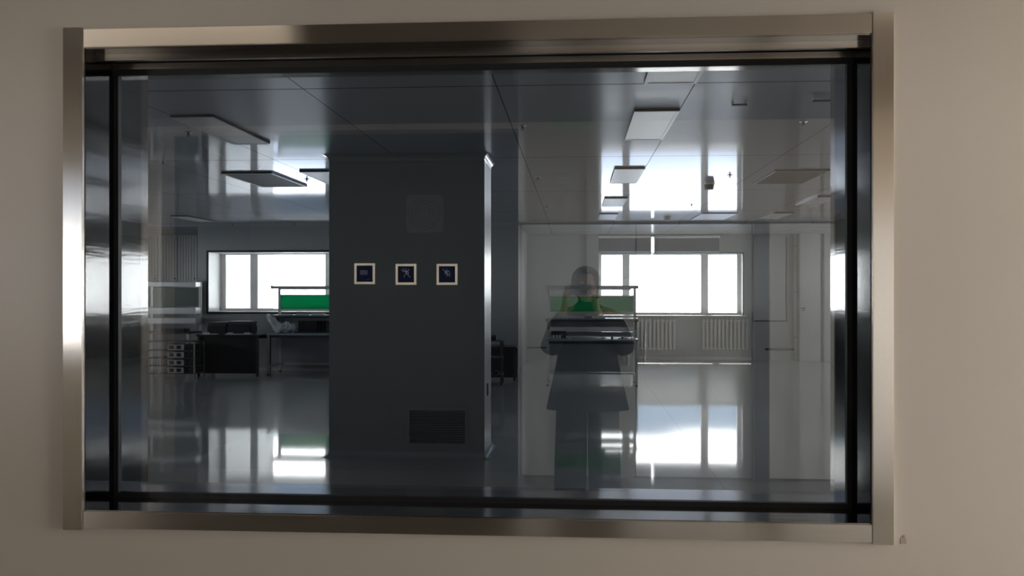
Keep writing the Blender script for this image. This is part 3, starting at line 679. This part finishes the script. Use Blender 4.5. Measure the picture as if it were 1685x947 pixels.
radiator(1040, 1113, 'white ribbed radiator partly behind the right hand workbench')
radiator(1154, 1232, 'white ribbed radiator fully clear under the right end of the window')
# roller blind boxes above the right window
for a, b, l in ((968, 1071, 'grey roller blind rolled down above the window, left of the bright slit'), (1078, 1185, 'grey roller blind above the window, right of the bright slit')):
    Y = YW-0.05; x0, x1 = X(a, Y), X(b, Y); z0, z1 = H(414.5, (a+b)/2, Y), H(385.5, (a+b)/2, Y)
    e = empty('roller_blind', ((x0+x1)/2, Y, z0), l, 'blind')
    MB().box(x0+0.02, x1-0.02, Y-0.004, Y+0.002, z0+0.03, z1-0.05).build('blind_cloth', mat('blind_cloth_grey', (0.26,0.26,0.29), 0.8), e)
    MB().cyl((x0, Y+0.005, z1-0.035), (x1, Y+0.005, z1-0.035), 0.032).build('blind_roller', M_wframe, e)
    MB().box(x0+0.015, x1-0.015, Y-0.01, Y+0.008, z0, z0+0.03, 0.004).build('bottom_bar', M_wframe, e)
# things on the far right wall
Y = YW-0.001; x0, x1, z0, z1 = X(1240, Y), X(1292.5, Y), H(526, 1270, Y), H(389, 1270, Y)
e = empty('wall_board', ((x0+x1)/2, Y, z0), 'tall pale grey board on the back wall right of the windows', 'board')
MB().box(x0, x1, Y-0.03, Y, z0, z1, 0.004).build('board_face', mat('board_grey', (0.60,0.61,0.61), 0.4), e)
MB().box(x1-0.001, x1+0.02, Y-0.035, Y, z0, z1).box(x0, x1+0.02, Y-0.05, Y, z0-0.02, z0).build('board_rim', M_dark, e)
Y = YW-0.07; x = X(1309, Y)
e = empty('riser_pipe', (x, Y, 0), 'pale vertical pipe running up the back wall beside the far right pilaster', 'pipe')
MB().cyl((x, Y, 0), (x, Y, 2.79), 0.035, seg=20).build('pipe', M_white, e, True)
mb = MB()
for z in (0.5, 1.5, 2.5): mb.cyl((x, Y, z), (x, Y, z+0.03), 0.042)
mb.build('pipe_collar', M_alu, e)
Y = YW-0.22; x = X(1321.5, Y); z = H(507, 1321, Y)
e = empty('wall_notice', (x, Y, z), 'tiny black and white notice stuck on the far right pilaster', 'notice')
MB().box(x-0.055, x+0.055, Y-0.004, Y-0.0003, z-0.05, z+0.03).build('notice_sheet', M_paper, e)
MB().box(x-0.05, x+0.05, Y-0.006, Y-0.004, z+0.012, z+0.026).box(x-0.02, x-0.005, Y-0.006, Y-0.004, z-0.04, z-0.005).box(x+0.01, x+0.04, Y-0.006, Y-0.004, z-0.04, z-0.03).box(x+0.01, x+0.02, Y-0.006, Y-0.004, z-0.03, z-0.005).box(x+0.02, x+0.04, Y-0.006, Y-0.004, z-0.014, z-0.006).build('notice_print', M_black, e)

# ------------------------------------------------------------------ far left corner
Y = YW-0.45
x0, x1 = X(196, Y), X(326, Y)
for k in range(4):
    a = x0+(x1-x0)*k/4; b = x0+(x1-x0)*(k+1)/4-0.01
    z0, z1 = H(462, 290, Y), H(382, 290, Y)
    e = empty('wall_cupboard', ((a+b)/2, Y, z0), 'pale grooved wall cupboard at the far left, %s' % ('furthest left', 'second from left', 'third from left', 'next to the partition')[k], 'cupboard', 'wall cupboards at the far left')
    MB().box(a, b, Y, YW-0.001, z0, z1, 0.004).build('cupboard_body', M_room, e)
    dr = MB(); n = 7
    for i in range(n): dr.box(a+0.005+(b-a-0.01)*i/n, a+0.001+(b-a-0.01)*(i+1)/n-0.004, Y-0.02, Y-0.0005, z0+0.005, z1-0.005, 0.002)
    d = dr.build('cupboard_door', M_white, e)
    MB().ball((b-0.06, Y-0.03, z0+0.07), 0.016, (1,1,1), 12).build('door_knob', M_dark, d)
# workbench with three light bars and a rack
Y = 16.6; x0, x1 = X(225, Y), X(311, Y)
e = empty('tiered_workbench', ((x0+x1)/2, Y, 0), 'tall tiered workbench with three pale crossbars at the far left', 'workbench')
MB().box(x0, x1, Y, Y+0.6, 0.74, 0.77, 0.004).build('worktop', M_dark, e)
for lx in (x0, x1-0.05):
    for ly in (Y, Y+0.55): MB().box(lx, lx+0.05, ly, ly+0.05, 0, 0.74).build('leg', M_post, e)
for lx in (x0, x1-0.05): MB().box(lx, lx+0.05, Y+0.56, Y+0.6, 0.77, H(462, 270, Y+0.5)).build('post', M_post, e)
for a, b in ((470, 463), (515, 505), (531, 522)):
    zb, zt2 = H(a, 270, Y+0.3), H(b, 270, Y+0.3)
    MB().box(x0, x1, Y+0.3, Y+0.55, zb, zt2, 0.004).build('crossbar', M_post, e)
MB().box(x0+0.05, x1-0.05, Y+0.57, Y+0.585, H(503, 270, Y+0.57), H(472, 270, Y+0.57)).build('back_board', mat('green_grey_board', (0.07,0.10,0.08), 0.5), e)
z = 0.77
box_item('equipment_case', X(300, 16.7), X(335, 16.7)-0.02, 16.62, 16.88, z+0.0, z+0.11, M_blackp, 'low dark case lying between the tiered workbench and the black table', 'case', None, M_teal) if False else None
box_item('equipment_case', X(268, 16.7), X(306, 16.7), 16.62, 16.88, z, z+0.07, M_blackp, 'low dark case on the tiered workbench at the far left', 'case', None, M_teal)
# open rack in front with shelves and pierced boxes
Y = 15.6; x0, x1 = X(238, Y), X(321, Y)
e = empty('wire_rack', ((x0+x1)/2, Y, 0), 'low grey rack with thin shelves standing before the tiered workbench', 'rack')
for lx in (x0, x1-0.03):
    for ly in (Y, Y+0.4): MB().box(lx, lx+0.03, ly, ly+0.03, 0, 0.66).build('post', M_alu, e)
levels = (0.10, 0.235, 0.37, 0.505, 0.66)
for z in levels: MB().box(x0, x1, Y, Y+0.43, z-0.012, z).build('shelf', M_dark, e)
mb = MB(); xm = x0+(x1-x0)*0.38
for i in range(7): mb.box(x0+0.03+(xm-x0)*i/7, x0+0.034+(xm-x0)*i/7, Y+0.002, Y+0.008, 0.1, 0.65)
for i in range(8): mb.box(x0+0.03, xm, Y+0.002, Y+0.008, 0.12+0.07*i, 0.124+0.07*i)
mb.build('wire_mesh_panel', M_post, e)
for k, z in enumerate(levels[:4]):
    a = xm+0.04; b = a+0.30
    c = empty('pierced_crate', ((a+b)/2, Y+0.2, z), 'pale crate with square holes in the low rack, %s' % ('bottom shelf', 'second shelf from bottom', 'third shelf from bottom', 'top shelf')[k], 'crate', 'pierced crates in the low rack')
    mb = MB(); mb.box(a, b, Y+0.05, Y+0.35, z, z+0.10, 0.004); mb.build('crate_body', M_post, c)
    MB().box(a+0.04, a+0.12, Y+0.045, Y+0.052, z+0.02, z+0.08).build('opening', M_black, c); MB().box(a+0.17, a+0.25, Y+0.045, Y+0.052, z+0.02, z+0.08).build('opening', M_black, c)  # black plates stand in for the dark inside the holes, nothing is cut
    a2 = b+0.08; b2 = x1-0.04
    if b2-a2 > 0.08: box_item('crate', a2, b2, Y+0.04, Y+0.36, z, z+0.10, M_blackp, 'black crate at the right end of the low rack, %s' % ('bottom shelf', 'second shelf from bottom', 'third shelf from bottom', 'top shelf')[k], 'crate', 'black crates in the low rack')

# ------------------------------------------------------------------ the photographer, mirrored in the glass
pcx, pcy = 0.10, -0.42
person = empty('person', (pcx, pcy, 0), 'person in a long black coat and loose trousers raising a phone, mirrored in glass', 'person')
def skin(name, pts, edges, m, parent, root=0, sub=2):
    me = bpy.data.meshes.new(name); me.from_pydata([p[:3] for p in pts], edges, []); me.materials.append(m)
    o = bpy.data.objects.new(name, me); C.objects.link(o)
    o.modifiers.new('Skin', 'SKIN')
    if not me.skin_vertices:
        bpy.context.view_layer.objects.active = o
    sv = me.skin_vertices[0].data
    for i, p in enumerate(pts):
        r = p[3]; sv[i].radius = r if isinstance(r, tuple) else (r, r); sv[i].use_root = (i == root)
    s = o.modifiers.new('Subsurf', 'SUBSURF'); s.levels = sub; s.render_levels = sub
    dg = bpy.context.evaluated_depsgraph_get(); ev = bpy.data.meshes.new_from_object(o.evaluated_get(dg))
    o.modifiers.clear(); o.data = ev; ev.name = name
    if not ev.materials: ev.materials.append(m)
    for p in ev.polygons: p.use_smooth = True
    if parent: o.parent = parent; o.matrix_parent_inverse = Matrix.Translation(parent.location).inverted()
    return o
P = []; E = []
def v(x, y, z, r, par=None):
    P.append((x, y, z, r))
    if par is not None: E.append((par, len(P)-1))
    return len(P)-1
pel = v(pcx, pcy, 0.95, (0.16,0.12)); wa = v(pcx, pcy, 1.10, (0.135,0.105), pel); ch = v(pcx, pcy, 1.28, (0.155,0.115), wa)
ut = v(pcx, pcy, 1.41, (0.10,0.08), ch); nk = v(pcx, pcy+0.01, 1.48, 0.055, ut); jaw = v(pcx-0.005, pcy+0.035, 1.56, (0.062,0.075), nk)
hd = v(pcx-0.01, pcy+0.025, 1.65, (0.076,0.095), jaw); ht = v(pcx-0.01, pcy+0.01, 1.715, (0.055,0.07), hd)
PHX, PHZ, PHW = 0.045, 1.592, 0.075
for s in (-1, 1):
    sh = v(pcx+s*0.19, pcy, 1.40, 0.058, ut); el = v(pcx+s*0.30, pcy+0.07, 1.15, 0.043, sh)
    hx = PHX+s*(PHW+0.005)
    wr = v(hx+s*0.035, -0.10, 1.45, 0.028, el); pm = v(hx+s*0.028, -0.07, 1.51, (0.022,0.034), wr); kn = v(hx+s*0.022, -0.052, 1.565, (0.018,0.034), pm)
    # four fingers curl over the phone, thumb on its rear edge
    for k in range(4):
        zb = 1.555+0.017*k; L = (0.030, 0.036, 0.038, 0.033)[k]
        a = v(hx+s*0.022, -0.036, zb, 0.0085, kn); b = v(hx+s*0.016, -0.012, zb+0.006, 0.008, a); c = v(hx+s*0.012-s*0.5*L, -0.003, zb+0.009, 0.007, b)
    t1 = v(hx+s*0.008, -0.062, 1.55, 0.011, pm); t2 = v(hx-s*0.008, -0.045, 1.575, 0.009, t1); t3 = v(hx-s*0.022, -0.032, 1.59, 0.0075, t2)
for s in (-1, 1):
    hp = v(pcx+s*0.10, pcy, 0.88, 0.085, pel); k1 = v(pcx+s*0.115, pcy+0.01, 0.50, 0.055, hp); an = v(pcx+s*0.12, pcy-0.02, 0.10, 0.038, k1); hl = v(pcx+s*0.125, pcy+0.0, 0.045, 0.038, an); to = v(pcx+s*0.135, pcy+0.13, 0.03, 0.028, hl)
skin('body', P, E, M_skin, person)
def ell(cx, cy, z, rx, ry, n=32, wob=0.0, ph=0):
    return [(cx+(rx+wob*math.sin(5*a+ph))*math.cos(a), cy+(ry+wob*math.cos(4*a+ph))*math.sin(a), z) for a in [2*PI*i/n for i in range(n)]]
MB().loft([ell(pcx, pcy, 0.70, 0.305, 0.19, wob=0.010), ell(pcx, pcy, 0.85, 0.275, 0.18, wob=0.006), ell(pcx, pcy, 1.0, 0.24, 0.17), ell(pcx, pcy, 1.15, 0.215, 0.155), ell(pcx, pcy, 1.30, 0.21, 0.15),
           ell(pcx, pcy, 1.40, 0.20, 0.12), ell(pcx, pcy, 1.455, 0.12, 0.085), ell(pcx, pcy, 1.50, 0.07, 0.07), ell(pcx, pcy, 1.53, 0.068, 0.068)]).build('coat', M_coat, person, True)
for s in (-1, 1):
    skin('coat_sleeve', [(pcx+s*0.15, pcy, 1.385, 0.085), (pcx+s*0.215, pcy+0.01, 1.32, 0.085), (pcx+s*0.285, pcy+0.06, 1.13, 0.085), (pcx+s*0.24, pcy+0.15, 1.23, 0.075), (PHX+s*(PHW+0.045), -0.12, 1.43, 0.05)],
         [(0,1),(1,2),(2,3),(3,4)], M_coat, person)
    MB().loft([ell(pcx+s*0.13, pcy-0.005, 0.085, 0.115, 0.12, wob=0.006), ell(pcx+s*0.125, pcy-0.005, 0.3, 0.12, 0.125, wob=0.004), ell(pcx+s*0.12, pcy, 0.5, 0.118, 0.125), ell(pcx+s*0.115, pcy, 0.8, 0.115, 0.135), ell(pcx+s*0.10, pcy, 0.98, 0.10, 0.12)]).build('trouser_leg', M_trou, person, True)
    MB().loft([ell(pcx+s*0.13, pcy+0.05, 0.0, 0.05, 0.145), ell(pcx+s*0.13, pcy+0.05, 0.03, 0.052, 0.147), ell(pcx+s*0.13, pcy+0.04, 0.065, 0.045, 0.12), ell(pcx+s*0.13, pcy-0.01, 0.10, 0.04, 0.055)]).build('shoe', M_black, person, True)
    MB().ball((pcx-0.01+s*0.084, pcy+0.01, 1.625), 0.03, (0.35,0.6,1)).build('ear', M_skin, person, True)
    MB().ball((pcx-0.01+s*0.032, pcy+0.112, 1.64), 0.012).build('eye', M_white, person, True)
mb = MB(); t = bmesh.new(); bmesh.ops.create_icosphere(t, subdivisions=4, radius=1)
for q in t.verts:
    p = q.co
    if p.y > 0.35 and p.z < 0.45: p.y = 0.35 + (p.y-0.35)*0.15
    q.co = Vector((pcx-0.012+p.x*0.108, pcy+0.0+p.y*0.122, 1.66+p.z*(0.105 if p.z > 0 else 0.16)))
mb.add(t); mb.build('hair', M_hair, person, True)
MB().prism([(pcy+0.10, 1.655), (pcy+0.14, 1.60), (pcy+0.135, 1.59), (pcy+0.10, 1.59)], 0, pcx-0.023, pcx+0.003).build('nose', M_skin, person)
MB().ball((pcx-0.01, pcy+0.11, 1.563), 0.02, (1.1,0.4,0.3)).build('mouth', mat('lip', (0.4,0.18,0.15), 0.5), person, True)
ph = empty('smartphone', (PHX, -0.022, 1.56), 'black smartphone held level in front of the face of the mirrored person', 'phone')
MB().box(PHX-PHW, PHX+PHW, -0.026, -0.018, PHZ-0.037, PHZ+0.037, 0.004).build('phone_body', M_blackp, ph)
MB().box(PHX-PHW+0.004, PHX+PHW-0.004, -0.0270, -0.0262, PHZ-0.033, PHZ+0.033).build('phone_screen', M_navy, ph)
MB().cyl((0.0, -0.018, 1.6), (0.0, -0.0165, 1.6), 0.006).build('phone_lens', M_navy, ph)
